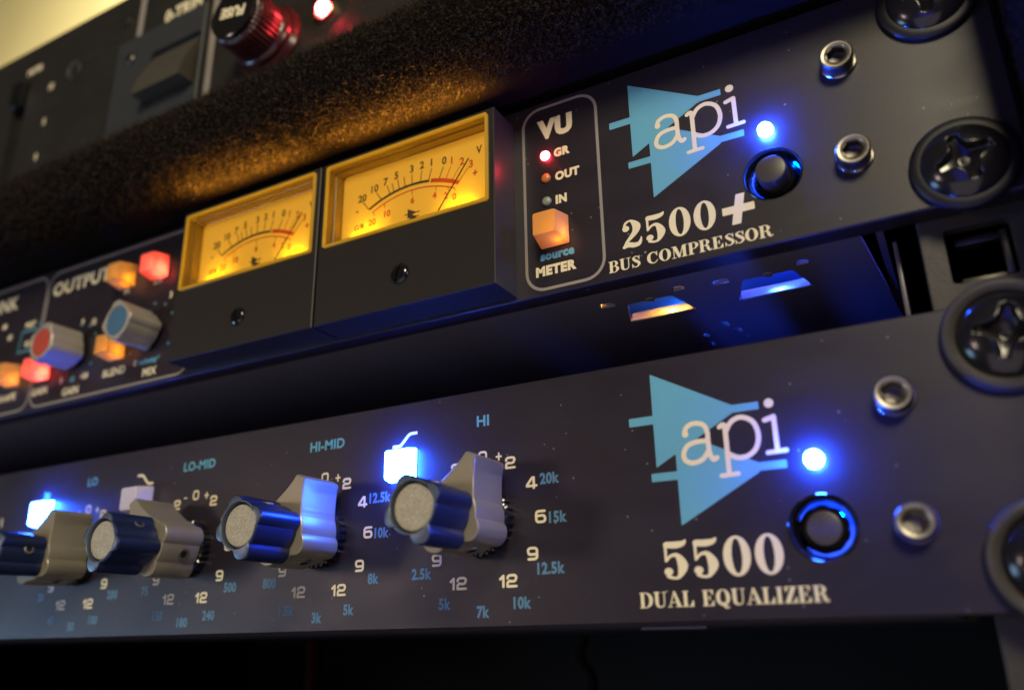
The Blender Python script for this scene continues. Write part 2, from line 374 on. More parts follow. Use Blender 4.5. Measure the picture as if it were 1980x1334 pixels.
def _o(pts, r=.10): return ('l', [(x, y, r) for x, y in pts])
def rr(x0, y0, x1, y1, q=.2, r=.085, a=(1, 1, 1, 1)):
    P = []
    for cx, cy, sx, sy, on in ((x1-q, y1-q, 1, 1, a[0]), (x1-q, y0+q, 1, -1, a[1]), (x0+q, y0+q, -1, -1, a[2]), (x0+q, y1-q, -1, 1, a[3])):
        for i in range(5):
            t = PI/2*i/4
            if sx*sy > 0: P.append((cx+sx*q*math.sin(t), cy+sy*q*math.cos(t)))
            else: P.append((cx+sx*q*math.cos(t), cy+sy*q*math.sin(t)))
    return P
def arcp(cx, cy, q, a0, a1): return [(cx+q*math.sin(math.radians(a0+(a1-a0)*i/5)), cy+q*math.cos(math.radians(a0+(a1-a0)*i/5))) for i in range(6)]
x0, x1, y0, y1, ym, q = .09, .79, .09, .91, .52, .2
WIDE = {  # wide square-shouldered figures
 '0': (.98, [_o(rr(x0, y0, x1, y1)+[rr(x0, y0, x1, y1)[0]])]),
 '2': (.98, [_o([(x0, .70)]+arcp(x0+q, y1-q, q, -90, 0)+arcp(x1-q, y1-q, q, 0, 90)+arcp(x1-q, ym+.10, q*.8, 90, 180)+[(x0+.16, ym-.06)]+arcp(x0+q, ym-.06-.16, .2, 0, -90)+[(x0, y0), (x1, y0)])]),
 '4': (.98, [_o([(.64, y0-.0), (.64, y1), (.52, y1), (.09, .34), (.09, .26), (.84, .26)])]),
 '6': (.98, [_o([(x1-.04, y1), (x0+q, y1)]+arcp(x0+q, y1-q, q, 0, -90)+arcp(x0+q, y0+q, q, -90, -180)+arcp(x1-q, y0+q, q, 180, 90)+arcp(x1-q, ym-q*.6, q*.6+.06, 90, 0)+[(x0, ym+.03)])]),
 '9': (.98, [_o([(x0+.04, y0), (x1-q, y0)]+arcp(x1-q, y0+q, q, 180, 90)+arcp(x1-q, y1-q, q, 90, 0)+arcp(x0+q, y1-q, q, 0, -90)+arcp(x0+q, ym+q*.6-.02, q*.6+.06, -90, -180)+[(x1, ym-.08)])]),
 '1': (.52, [_o([(.02, .66), (.27, .89), (.27, .09)], .10)]),
 '+': (.80, [_o([(.1, .5), (.62, .5)], .09), _o([(.36, .2), (.36, .8)], .09)]),
 '-': (.62, [_o([(.06, .5), (.46, .5)], .08)]),
}
NUMW = {'0': 0}
def glyphtext(font, s, x, z, h, m, parent, name='lettering', wx=1.0, align='C', y=-.05, slant=0, track=0.0, fit=None):
    G = dict(S=SERIF, W=WIDE)[font]
    tot = sum(G[c][0]+track if c != ' ' else .42 for c in s)
    if fit: wx = fit/(tot*h)
    cur = {'C': -tot/2, 'L': 0, 'R': -tot}[align]; parts = []
    for c in s:
        if c == ' ': cur += .42; continue
        L_ = glyph_loops((font, c), G[c][1], G[c][0])
        v, f = group_tess(L_, y)
        parts.append(([((a[0]+cur)*wx*h+slant*a[2]*h, a[1], a[2]*h) for a in v], f)); cur += G[c][0]+track
    v, f = join(*parts)
    return obj(name, (v, f), m, parent, (x, 0, z))
FC = bpy.data.curves.new('type_sample', 'FONT'); FO = bpy.data.objects.new('type_sample', FC); C.objects.link(FO)
FC.resolution_u = 3
def text(s, x, z, h, m, parent, name='lettering', wx=.85, align='C', y=-.05, bold=.05, rot=0, slant=0, flip=False):
    """the built-in sans lettering, cap height h"""
    FC.body = s; FC.offset = bold; FC.space_character = 1.04+max(0, bold-.03)*1.6; bpy.context.view_layer.update()
    dg = bpy.context.evaluated_depsgraph_get(); me = FO.evaluated_get(dg).to_mesh()
    bold = bold*1.0; k = h/(.682+2*bold); V = [(v.co.x*k*wx+v.co.y*k*slant, v.co.y*k) for v in me.vertices]
    F = [list(p.vertices) for p in me.polygons]; FO.evaluated_get(dg).to_mesh_clear()
    if not V: return None
    xa = min(v[0] for v in V); xb = max(v[0] for v in V); off = {'C': (xa+xb)/2, 'L': xa, 'R': xb}[align]
    ca, sa = math.cos(math.radians(rot)), math.sin(math.radians(rot))
    V = [(v[0]-off, v[1]) for v in V]; V = [(a*ca-b*sa, y, a*sa+b*ca) for a, b in V]
    return obj(name, (V, F), m, parent, (x, 0, z))
def ribbon(pts, wd, y, closed=False):
    n = len(pts); V = []; F = []
    for i, p in enumerate(pts):
        a = pts[(i-1) % n] if (closed or i) else p; b = pts[(i+1) % n] if (closed or i < n-1) else p
        dx, dz = b[0]-a[0], b[1]-a[1]; L_ = math.hypot(dx, dz) or 1
        V += [(p[0]-dz/L_*wd/2, y, p[1]+dx/L_*wd/2), (p[0]+dz/L_*wd/2, y, p[1]-dx/L_*wd/2)]
    for i in range(n if closed else n-1):
        j = (i+1) % n; F.append([2*i, 2*i+1, 2*j+1, 2*j])
    return V, F
def shape(name, ops, m, parent, origin, bounds, res=.12, y=-.05):
    xs = np.arange(bounds[0], bounds[1], res); zs = np.arange(bounds[2], bounds[3], res); X, Z = np.meshgrid(xs, zs)
    L_ = [simplify(l, res*.12) for l in contours(field(ops, X, Z)+1e-7, xs[0], zs[0], res)]
    return obj(name, group_tess(L_, y), m, parent, origin)

# ------------------------------------------------------------------ shared builders
def profile(R0, lobes, fin=None, n=180):
    out = []
    for i in range(n):
        th = 360*i/n; r = R0
        for a, d, p in lobes:
            D = math.radians((th-a+180) % 360-180)
            if math.cos(D) > 0 and p*p-(d*math.sin(D))**2 > 0: r = max(r, d*math.cos(D)+math.sqrt(p*p-(d*math.sin(D))**2))
        if fin:
            a, tip, wt, base, wb = fin; D = math.radians((th-a+180) % 360-180)
            if abs(D) < 1.2:
                t = tip/math.cos(D)
                while t > r:
                    u = t*math.cos(D); v = abs(t*math.sin(D)); f_ = (tip-u)/(tip-base)
                    if u >= base*.6 and v <= wt+(wb-wt)*max(f_, 0)**1.35: break
                    t -= .03
                r = max(r, t)
        out.append(r)
    return out
def pring(pr, inset, y, rot=0):
    n = len(pr); return [((r-inset)*math.sin(math.radians(360*i/n+rot)), y, (r-inset)*math.cos(math.radians(360*i/n+rot))) for i, r in enumerate(pr)]
def set_screw(name, parent, cx, cz, ang, rad, y, m='worn', s=1.0):
    prof = [(1.35*s, -.6), (1.35*s, .16), (1.2*s, .24), (.8*s, .20), (.76*s, .10), (.2*s, .08)]
    v, f = lathe(prof, 24)
    a = math.radians(ang); R = Matrix.Rotation(0, 3, 'X')
    out = []
    for (px, py, pz) in v:      # local y axis -> radial direction
        u = Vector((math.sin(a), 0, math.cos(a))); t = Vector((math.cos(a), 0, -math.sin(a)))
        p = u*(rad+py)+t*px+Vector((0, 1, 0))*pz; out.append(tuple(p))
    o = obj(name, (out, f), M[m], parent, (cx, y, cz), 35); o.data.materials.append(M['void'])
    for pl_ in o.data.polygons:
        c_ = sum((o.data.vertices[i_].co.x*math.sin(a)+o.data.vertices[i_].co.z*math.cos(a) for i_ in pl_.vertices))/len(pl_.vertices)/S-rad
        e_ = max(math.hypot(o.data.vertices[i_].co.y, o.data.vertices[i_].co.x*math.cos(a)-o.data.vertices[i_].co.z*math.sin(a)) for i_ in pl_.vertices)/S
        if e_ < .95*s*.85: pl_.material_index = 1
    return o
def button(parent, x, z, hgt, mb, mf, name='push_button', side=6.4, front=5.3):
    a = rrect(side, side, .35); b = rrect(front, front, .5)
    R = [[(p[0], 0, p[1]) for p in a], [(p[0]*(1-.1)+q[0]*.1, -.5, p[1]*.9+q[1]*.1) for p, q in zip(a, b)],
         [(q[0], -hgt+.35, q[1]) for q in b], [(q[0]*.95, -hgt, q[1]*.95) for q in b]]
    o = obj(name, rings(R), M[mb], parent, (x, -.02, z), 28)
    if mf:
        c = rrect(front-1.0, front-1.0, .4)
        obj('lens', rings([[(q[0], -hgt-.001, q[1]) for q in c], [(q[0]*.95, -hgt-.10, q[1]*.95) for q in c]]), M[mf], o, (x, 0, z), 28)
    lc = dict(amber=(.00050, (1, .46, .02)), redcap=(.0036, (1, .17, .10))).get(mb)
    if lc:
        l = bpy.data.lights.new('button_lamp', 'POINT'); l.energy = lc[0]; l.color = lc[1]; l.shadow_soft_size = .4*S
        lo = bpy.data.objects.new('button_lamp', l); C.objects.link(lo); lo.location = Vector((x+1.6, -hgt*.36, z-1.5))*S
    # dark gap in the panel round the cap
    g = rrect(side+.5, side+.5, .4); obj('button_opening', tess([g], -.035), M['void'], parent, (x, 0, z))
    return o
def led(parent, x, z, r, m, name='indicator_lamp', ht=.9):
    pr = [(r, 0), (r, -ht*.35)]+[(r*math.cos(t), -ht*.35-ht*.65*math.sin(t)) for t in (.4, .8, 1.15, 1.4)]
    o = obj(name, lathe(pr, 32), M[m], parent, (x, 0, z), 60)
    obj('lamp_hole', tess([[(a[0], a[2]) for a in circ(r+.22, 0, 32)]], -.035), M['void'], parent, (x, 0, z)); return o
def hexscrew(parent, x, z, rot=12):
    n = 48
    hexr = [1.45/math.cos((math.radians(360*i/n+rot) % (PI/3))-PI/6) for i in range(n)]
    hx = lambda y, k=1: [(k*hexr[i]*math.sin(2*PI*i/n), y, k*hexr[i]*math.cos(2*PI*i/n)) for i in range(n)]
    o = obj('cap_screw', rings([circ(2.72, -.45, n), circ(2.78, -2.55, n), circ(2.72, -2.85, n), circ(2.5, -3.0, n)], cap1=False), M['steel'], parent, (x, 0, z), 50)
    obj('rim', rings([circ(2.5, -3.0, n), circ(1.98, -3.0, n), circ(1.78, -2.8, n)], cap1=False), M['worn'], o, (x, 0, z), 60)
    obj('socket', rings([circ(1.78, -2.8, n), hx(-2.7), hx(-1.1), hx(-.85, .5)]), M['steel'], o, (x, 0, z), 30)
    obj('washer', lathe([(3.05, -.02), (3.1, -.3), (2.95, -.5), (2.5, -.5)], n, cap1=False), M['chrome'], o, (x, 0, z), 40)
    return o
def phillips_head(R=6.3, H=3.1, rot=20):
    """domed head with a cross recess, as a polar height field"""
    nr, nt = 46, 120; V = []; F = []
    for i in range(nr+1):
        r = R*(i/nr)
        for j in range(nt):
            t = 2*PI*j/nt; x, z = r*math.sin(t), r*math.cos(t)
            y = -H*math.sqrt(max(0, 1-(r/R)**2*.92))+H*math.sqrt(.08)
            a = (t-math.radians(rot)) % (PI/2)-PI/4; u = r*math.cos(a); v = abs(r*math.sin(a))
            wdt = .95+1.7*max(0, 1-u/3.2)**1.5; lim = 4.3-.3*v
            e = min(wdt-v, lim-u); k = min(max(e/.45, 0), 1); k = k*k*(3-2*k)
            y += k*(2.5-.42*max(0, r-.8)); V.append((x, y, z))
    for i in range(nr):
        for j in range(nt):
            k = (j+1) % nt; F.append([i*nt+j, i*nt+k, (i+1)*nt+k, (i+1)*nt+j])
    b = len(V); V += circ(R, .9, nt)
    for j in range(nt): k = (j+1) % nt; F.append([nr*nt+j, nr*nt+k, b+k, b+j])
    return weld((V, F), .002)
HEAD = None
def rack_screw(x, z, rot, label, ringed):
    global HEAD
    t = thing('rack_screw', (x, 0, z), label, 'screw', 'screws that hold the rack units to the rail')
    if ringed: w_ = lathe([(8.5, -.02), (8.6, -.9), (8.2, -1.7), (7.5, -1.9), (6.9, -1.6), (6.5, -1.1), (6.4, -.5)], 72, cap1=False)
    else: w_ = lathe([(7.9, -.02), (7.95, -.6), (7.75, -.95), (7.3, -1.15), (6.5, -1.25), (6.0, -1.25)], 72, cap1=False)
    obj('washer', w_, M['washer'] if ringed else M['satin'], t, (x, 0, z), 40)
    if HEAD is None:
        o = obj('head', phillips_head(), M['screwblack'], t, (x, -1.3, z), 70); HEAD = o
    else: o = copyobj(HEAD, t, (x, -1.3, z))
    o.rotation_euler = (0, math.radians(rot), 0)
    return t
def power_button(parent, x, z, out, bright):
    n = 64
    o = obj('power_button', rings([circ(5.15, .0, n), circ(5.0, -.12, n), circ(4.75, .1, n), circ(4.35, 1.2, n), circ(4.1, 3.6, n), circ(3.0, 4.6, n)], cap1=False), M['gloss'], parent, (x, 0, z), 35)
    obj('cap', lathe([(2.65, 4.6), (2.65, out+.35), (2.5, out+.1), (2.2, out)], n), M['cap'], o, (x, 0, z), 30)
    obj('sleeve', lathe([(3.4, 4.4), (3.4, 2.0), (3.15, 1.7), (2.8, 1.9), (2.8, 4.4)], n, cap1=False), M['gloss'], o, (x, 0, z), 30)
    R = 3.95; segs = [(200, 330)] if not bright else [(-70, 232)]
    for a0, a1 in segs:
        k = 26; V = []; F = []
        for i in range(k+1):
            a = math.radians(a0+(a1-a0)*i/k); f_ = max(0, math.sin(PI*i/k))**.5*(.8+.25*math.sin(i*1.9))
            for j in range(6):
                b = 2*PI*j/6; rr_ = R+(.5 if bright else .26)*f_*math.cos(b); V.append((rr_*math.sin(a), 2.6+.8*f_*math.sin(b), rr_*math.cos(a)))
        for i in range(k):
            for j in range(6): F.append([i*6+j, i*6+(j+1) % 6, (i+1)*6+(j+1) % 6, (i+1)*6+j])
        obj('bezel_glow_arc', (V, F), M['bezelglow'], o, (x, 0, z), 60)  # glowing arc added for the blue highlights inside the bezel
    point('button_glow', (x+2.6, 3.4, z+2.2), .012 if bright else .003, (0, .06, 1), .4)
    return o
def logo(parent, zmid):
    lx = -54.2
    ops = [('p', [(0, 8.2), (0, -8.3), (13.6, -.7), (13.6, .7)]), ('r', 12.9, -.66, 18.0, .66), ('r', -4.4, -.75, .2, .75)]
    ops += [('p', [(3.5, -2.2), (3.5, -18.2), (17.0, -10.8), (17.0, -9.3)]), ('r', 16.4, -10.6, 21.3, -9.3), ('r', -1.0, -10.65, 3.7, -9.25)]
    shape('logo_mark', ops, M['blue'], parent, (lx, 0, zmid), (-6, 23, -20, 10), .16, -.045)
    def P(L_, r=.42): return [(a-5.3, b-9.2, r) for a, b in L_]
    A = [('b', P([(10.62, 6.1), (10.95, 7.0), (11.8, 7.52), (12.75, 7.6), (13.96, 7.15), (14.5, 5.9), (14.5, 4.23), (14.6, 2.3), (15.1, 1.25), (15.7, 1.45)])),
         ('b', P([(14.46, 4.44), (12.6, 4.45), (10.95, 3.95), (10.2, 2.64), (10.5, 1.5), (11.8, 1.0), (13.4, 1.5), (14.5, 2.83)])), ('e', 10.75-5.3, 5.95-9.2, .55, .55)]
    Pp = [('b', P([(16.6, 6.45), (17.1, 6.75), (17.5, 6.5), (17.5, 5.4)])), ('l', P([(17.5, 6.2), (17.5, 3.5), (17.45, -1.5)])),
          ('b', P([(17.52, 5.43), (18.6, 7.04), (20.3, 7.6), (22.1, 6.6), (22.75, 4.39), (22.2, 2.3), (20.7, 1.15), (18.9, 1.1), (17.54, 1.94)])), ('l', P([(16.2, -1.6), (18.9, -1.5)], .38))]
    I = [('l', P([(24.0, 6.6), (25.45, 7.0), (25.45, 1.4)])), ('l', P([(23.95, 1.3), (26.8, 1.4)], .38)), ('e', 24.95-5.3, 9.3-9.2, .78, .78)]
    for k, ops in enumerate((A, Pp, I)): shape('logo_letter', ops, M['cream'], parent, (lx, 0, zmid), (3, 23, -13, 3), .09, -.09)

# ================================================================== SETTING
o = obj('wall', box(-3500, 2500, 900, 930, -600, 2600), M['wall'], None, (0, 0, 0)); tag(o, kind='structure')
rack = thing('equipment_rack', (-230, 160, -126), 'carpet-lined equipment rack that holds all the black units', 'rack')
obj('back_board', box(-478, 9, 330, 334, -126, 320), M['dark'], rack, (0, 0, 0))
obj('floor_board', box(-478, 9, -10, 329, -126, -122), M['dark'], rack, (0, 0, 0))
obj('side_board', box(-500, -478.5, -26, 334, -126, 126, 2), M['carpet'], rack, (0, 0, 0), 30)

# ================================================================== BUS COMPRESSOR
Z0, Z1 = 60.87, 104.9
comp = thing('bus_compressor', (-230, 0, Z0), 'black rack compressor with two amber lit needle meters and red lit buttons, above the equalizer', 'compressor')
hole = [(a[0]-29.0, a[2]+74.1) for a in circ(5.15, 0, 64)]
fp = obj('front_panel', weld(slab([(-475, Z0), (8.4, Z0), (8.4, Z1), (-475, Z1)], [hole], 0, 4.6, .25)), M['panel'], comp, (0, 0, 0))
ch = thing  # (alias kept short)
# chassis underside with vent openings (plate in X,Y)
def tri_h(pts, k=5):
    out = []; n = len(pts)
    for i, p in enumerate(pts):
        a, b = Vector(pts[i-1]), Vector(pts[(i+1) % n]); p = Vector(p)
        for t in range(k+1):
            u = t/k; r = .45
            pa = p+(a-p).normalized()*r; pb = p+(b-p).normalized()*r
            out.append(tuple((1-u)**2*pa+2*u*(1-u)*p+u*u*pb))
    return out
def ell(cx, cy, rx, ry, rot=0, n=16):
    c, s = math.cos(math.radians(rot)), math.sin(math.radians(rot)); return [(cx+rx*math.cos(t)*c-ry*math.sin(t)*s, cy+rx*math.cos(t)*s+ry*math.sin(t)*c) for t in [2*PI*i/n for i in range(n)]]
def vents(dx):
    return [tri_h([(dx-65.6, 24.2), (dx-51.2, 24.2), (dx-53.4, 14.6), (dx-62.6, 14.6)]), ell(dx-66.4, 13.0, 1.7, 1.3), ell(dx-51.2, 12.0, 1.3, 1.2)]
dots = [ell(-48.6, 36.2, .95, 1.9), ell(-47.0, 41.5, .95, 1.9), ell(-46.2, 46.0, .9, 1.6), ell(-54.5, 47.5, .9, 1.6), ell(-54.0, 41.0, .8, 1.3)]
vh = vents(0)+vents(23.3)+dots
outl = [(-430, 5.2), (-17.4, 5.2), (-13.6, 60), (-13.6, 290), (-430, 290)]
def flatplate(outer, holes, z0, z1):
    a = tess([outer]+holes, z0); b = tess([outer]+holes, z1); pr = [a, b]
    for h in [outer]+holes: pr.append(rings([[(p[0], z0, p[1]) for p in h], [(p[0], z1, p[1]) for p in h]], False, False))
    v, f = weld(join(*pr)); return [(a[0], a[2], a[1]) for a in v], [q[::-1] for q in f]
cz = 61.6
bp_ = obj('chassis_bottom', flatplate(outl, vh, cz, cz+1.2), M['chassis'], comp, (0, 0, 0))
obj('chassis_cover', join(box(-430, -13.9, 5.0, 290, 101.5, 102.7), box(-14.9, -13.7, 5.0, 290, cz+1.3, 101.4), box(-430, -428.8, 5.0, 290, cz+1.3, 101.4), box(-428, -15, 288, 289.5, cz+1.3, 101.4)), M['chassis'], comp, (0, 0, 0))
obj('circuit_board', box(-300, -20, 8, 200, cz+4.6, cz+6.2), M['board'], comp, (0, 0, 0))
for dx in (0, 23.3):  # plated rims of the vents: bright lip at the back edge and small tabs
    lip = join(box(dx-65.0, dx-51.8, 23.6, 24.9, cz-.12, cz+1.7, .12))
    l_ = obj('vent_lip', lip, M['plated'], bp_, (0, 0, 0), 40)
    obj('vent_tab', join(box(dx-58.6, dx-56.9, 13.4, 15.6, cz-.10, cz+1.6, .25)), M['plated'], bp_, (0, 0, 0), 40)
    obj('vent_tab', join(box(dx-68.0, dx-64.9, 13.7, 14.4, cz-.05, cz+1.5, .12)), M['plated'], bp_, (0, 0, 0), 40)
    obj('vent_tab', join(box(dx-52.4, dx-50.1, 12.6, 13.3, cz-.05, cz+1.5, .12)), M['plated'], bp_, (0, 0, 0), 40)
point('lamp_inside_blue', (-35, 10.5, cz+2.9), .05, (.02, .08, 1), 1)
point('lamp_inside_blue', (-23.5, 18, cz+3), .04, (.02, .08, 1), .5)
point('lamp_inside_amber', (-58, 10.5, cz+2.9), .028, (1, .45, .05), 1)
point('lamp_inside_blue', (-50.5, 38.5, cz+2.6), .012, (.02, .10, 1), .4)
point('lamp_inside_teal', (-55, 33, cz+2.9), .004, (.01, .30, 1), 1)

# printed frames
def frame(x0, z0, x1, z1, r=4.0, w_=.62, m='greyline', name='printed_frame', parent=None):
    P = [((x0+x1)/2+a, (z0+z1)/2+b) for a, b in rrect(x1-x0, z1-z0, r, 7)]
    v, f = ribbon(P, w_, -.05, True); return obj(name, (v, f), M[m], parent or fp, (0, 0, 0))
frame(-77.9, 62.15, -61.3, 103.45)
frame(-238.6, 62.15, -174.0, 103.45); frame(-290, 62.15, -239.6, 103.45); frame(-330, 62.15, -291, 103.45)
text('VU', -70.6, 96.1, 4.7, M['cream'], fp, bold=.07, wx=.95)
text('GR', -69.2, 90.9, 2.0, M['cream'], fp, bold=.06, wx=.95); text('OUT', -68.2, 85.4, 2.0, M['cream'], fp, bold=.06, wx=.95); text('IN', -69.75, 80.1, 2.0, M['cream'], fp, bold=.06, wx=.95)
text('source', -71.1, 68.35, 2.0, M['blue'], fp, bold=.058, wx=.98); text('METER', -71.5, 65.1, 2.15, M['cream'], fp, bold=.06, wx=1.0)
for z, m in ((91.7, 'redled'), (86.4, 'amberled'), (81.1, 'greyled')): led(comp, -72.9, z, 1.02, m, ht=.8)
button(comp, -71.5, 73.9, 4.9, 'amber', None, side=6.2, front=5.0)
logo(fp, 93.8)
glyphtext('S', '2500', -57.6, 66.5, 5.7, M['cream'], fp, 'model_number', fit=18.6, align='L')
shape('model_number', [('p', [(-2.9, -.75), (2.8, -.75), (2.8, .75), (-2.9, .75)]), ('p', [(-1.45, -2.9), (.15, -2.9), (1.35, 2.9), (-.25, 2.9)])], M['cream'], fp, (-35.5, 0, 69.0), (-4, 4, -4, 4), .1, -.05)
glyphtext('S', 'BUS COMPRESSOR', -45.35, 62.3, 2.35, M['cream'], fp, 'lettering', fit=30.4)
led(comp, -29.1, 82.8, 1.32, 'blueled', ht=1.9)
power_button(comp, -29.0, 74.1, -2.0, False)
for x, z, r_ in ((-15.5, 92.0, 5), (-15.5, 73.2, 20)): hexscrew(comp, x, z, r_)

# left part of the panel
text('OUTPUT', -223.6, 96.0, 4.3, M['cream'], fp, bold=.035, wx=1.1); text('LINK', -253.6, 96.0, 4.5, M['cream'], fp, bold=.035, wx=1.0, align='R')
text('IN', -202.3, 89.6, 1.9, M['cream'], fp, bold=.055); text('BYP', -189.4, 89.7, 1.9, M['cream'], fp, bold=.055)
text('BLEND', -202.6, 66.1, 2.2, M['cream'], fp, bold=.03, wx=.98); text('MIX', -188.2, 63.7, 2.2, M['cream'], fp, bold=.035, wx=1.0)
text('bal/comp', -189.4, 67.2, 1.6, M['blue'], fp, bold=.045); text('0', -194.4, 67.2, 1.8, M['cream'], fp, bold=.055)
text('3', -183.6, 84.3, 1.9, M['cream'], fp, bold=.055)
text('auto', -235.0, 69.4, 1.6, M['blue'], fp, bold=.045); text('GAIN', -234.6, 65.6, 2.2, M['cream'], fp, bold=.03, wx=.98)
text('0', -225.3, 67.4, 1.8, M['cream'], fp, bold=.055); text('dB', -220.4, 67.2, 1.6, M['blue'], fp, bold=.045); text('+24', -215.2, 67.2, 1.8, M['cream'], fp, bold=.055)
text('GAIN', -220.4, 63.5, 2.2, M['cream'], fp, bold=.03, wx=.98)
text('shape', -250.4, 70.1, 1.6, M['blue'], fp, bold=.045); text('SHAPE', -250.2, 66.0, 2.2, M['cream'], fp, bold=.03, wx=.98)
text('9', -219.7, 83.9, 1.8, M['cream'], fp, bold=.055); text('12', -214.6, 83.0, 1.8, M['cream'], fp, bold=.055)
text('PART', -245.0, 88.2, 1.8, M['cream'], fp, bold=.055); text('SLOW', -243.2, 82.1, 1.8, M['cream'], fp, bold=.055)
text('60', -254.6, 85.8, 1.8, M['cream'], fp, bold=.055); text('80', -258.4, 90.0, 1.8, M['cream'], fp, bold=.055)
for pts in ([(-241, 87), (-248.5, 87), (-249, 80.6), (-242.6, 80.6)], [(-240.8, 88.6), (-238.4, 86.6)]):
    obj('link_line', ribbon(pts, .5, -.05), M['blue'], fp, (0, 0, 0))
def small_knob(x, z, rot, dm, ss):
    pr = profile(4.75, [(0, 3.7, 2.15), (90, 3.5, 1.9), (180, 3.5, 1.9), (270, 3.5, 1.9)])
    k = obj('control_knob', rings([pring(pr, .3, -1.0, rot), pring(pr, 0, -1.3, rot), pring(pr, 0, -10.3, rot), pring(pr, .22, -10.6, rot), circ(4.05, -10.6, 180, rot=rot), circ(3.95, -10.3, 180, rot=rot)], cap0=True), M['silver'], comp, (x, 0, z), 24)
    obj('knob_disc', lathe([(3.9, -10.2), (3.8, -10.38), (3.5, -10.42)], 48), M[dm], k, (x, 0, z), 30)
    obj('collar', lathe([(3.6, 0), (3.6, -1.1)], 48), M['gloss'], k, (x, 0, z), 30)
    if ss is not None: set_screw('set_screw', k, x, z, ss, 4.75, -5.2, s=.75)
    # dotted scale on the panel
    for i in range(11):
        a = math.radians(-150+30*i); obj('scale_dot', tess([[(c[0], c[2]) for c in circ(.36, 0, 10)]], -.05), M['blue'], fp, (x+8.4*math.sin(a), 0, z+8.4*math.cos(a)))
small_knob(-189.6, 75.5, -8, 'bluedisc', None); small_knob(-220.3, 75.5, 25, 'redisc', 112)
small_knob(-270.0, 75.5, 10, 'bluedisc', None)
button(comp, -202.3, 94.3, 5.0, 'amber', None); button(comp, -189.3, 94.2, 4.6, 'redcap', None)
button(comp, -202.4, 73.4, 5.0, 'amber', None); button(comp, -234.6, 72.8, 4.6, 'redcap', None); button(comp, -248.6, 73.2, 5.0, 'amber', None)

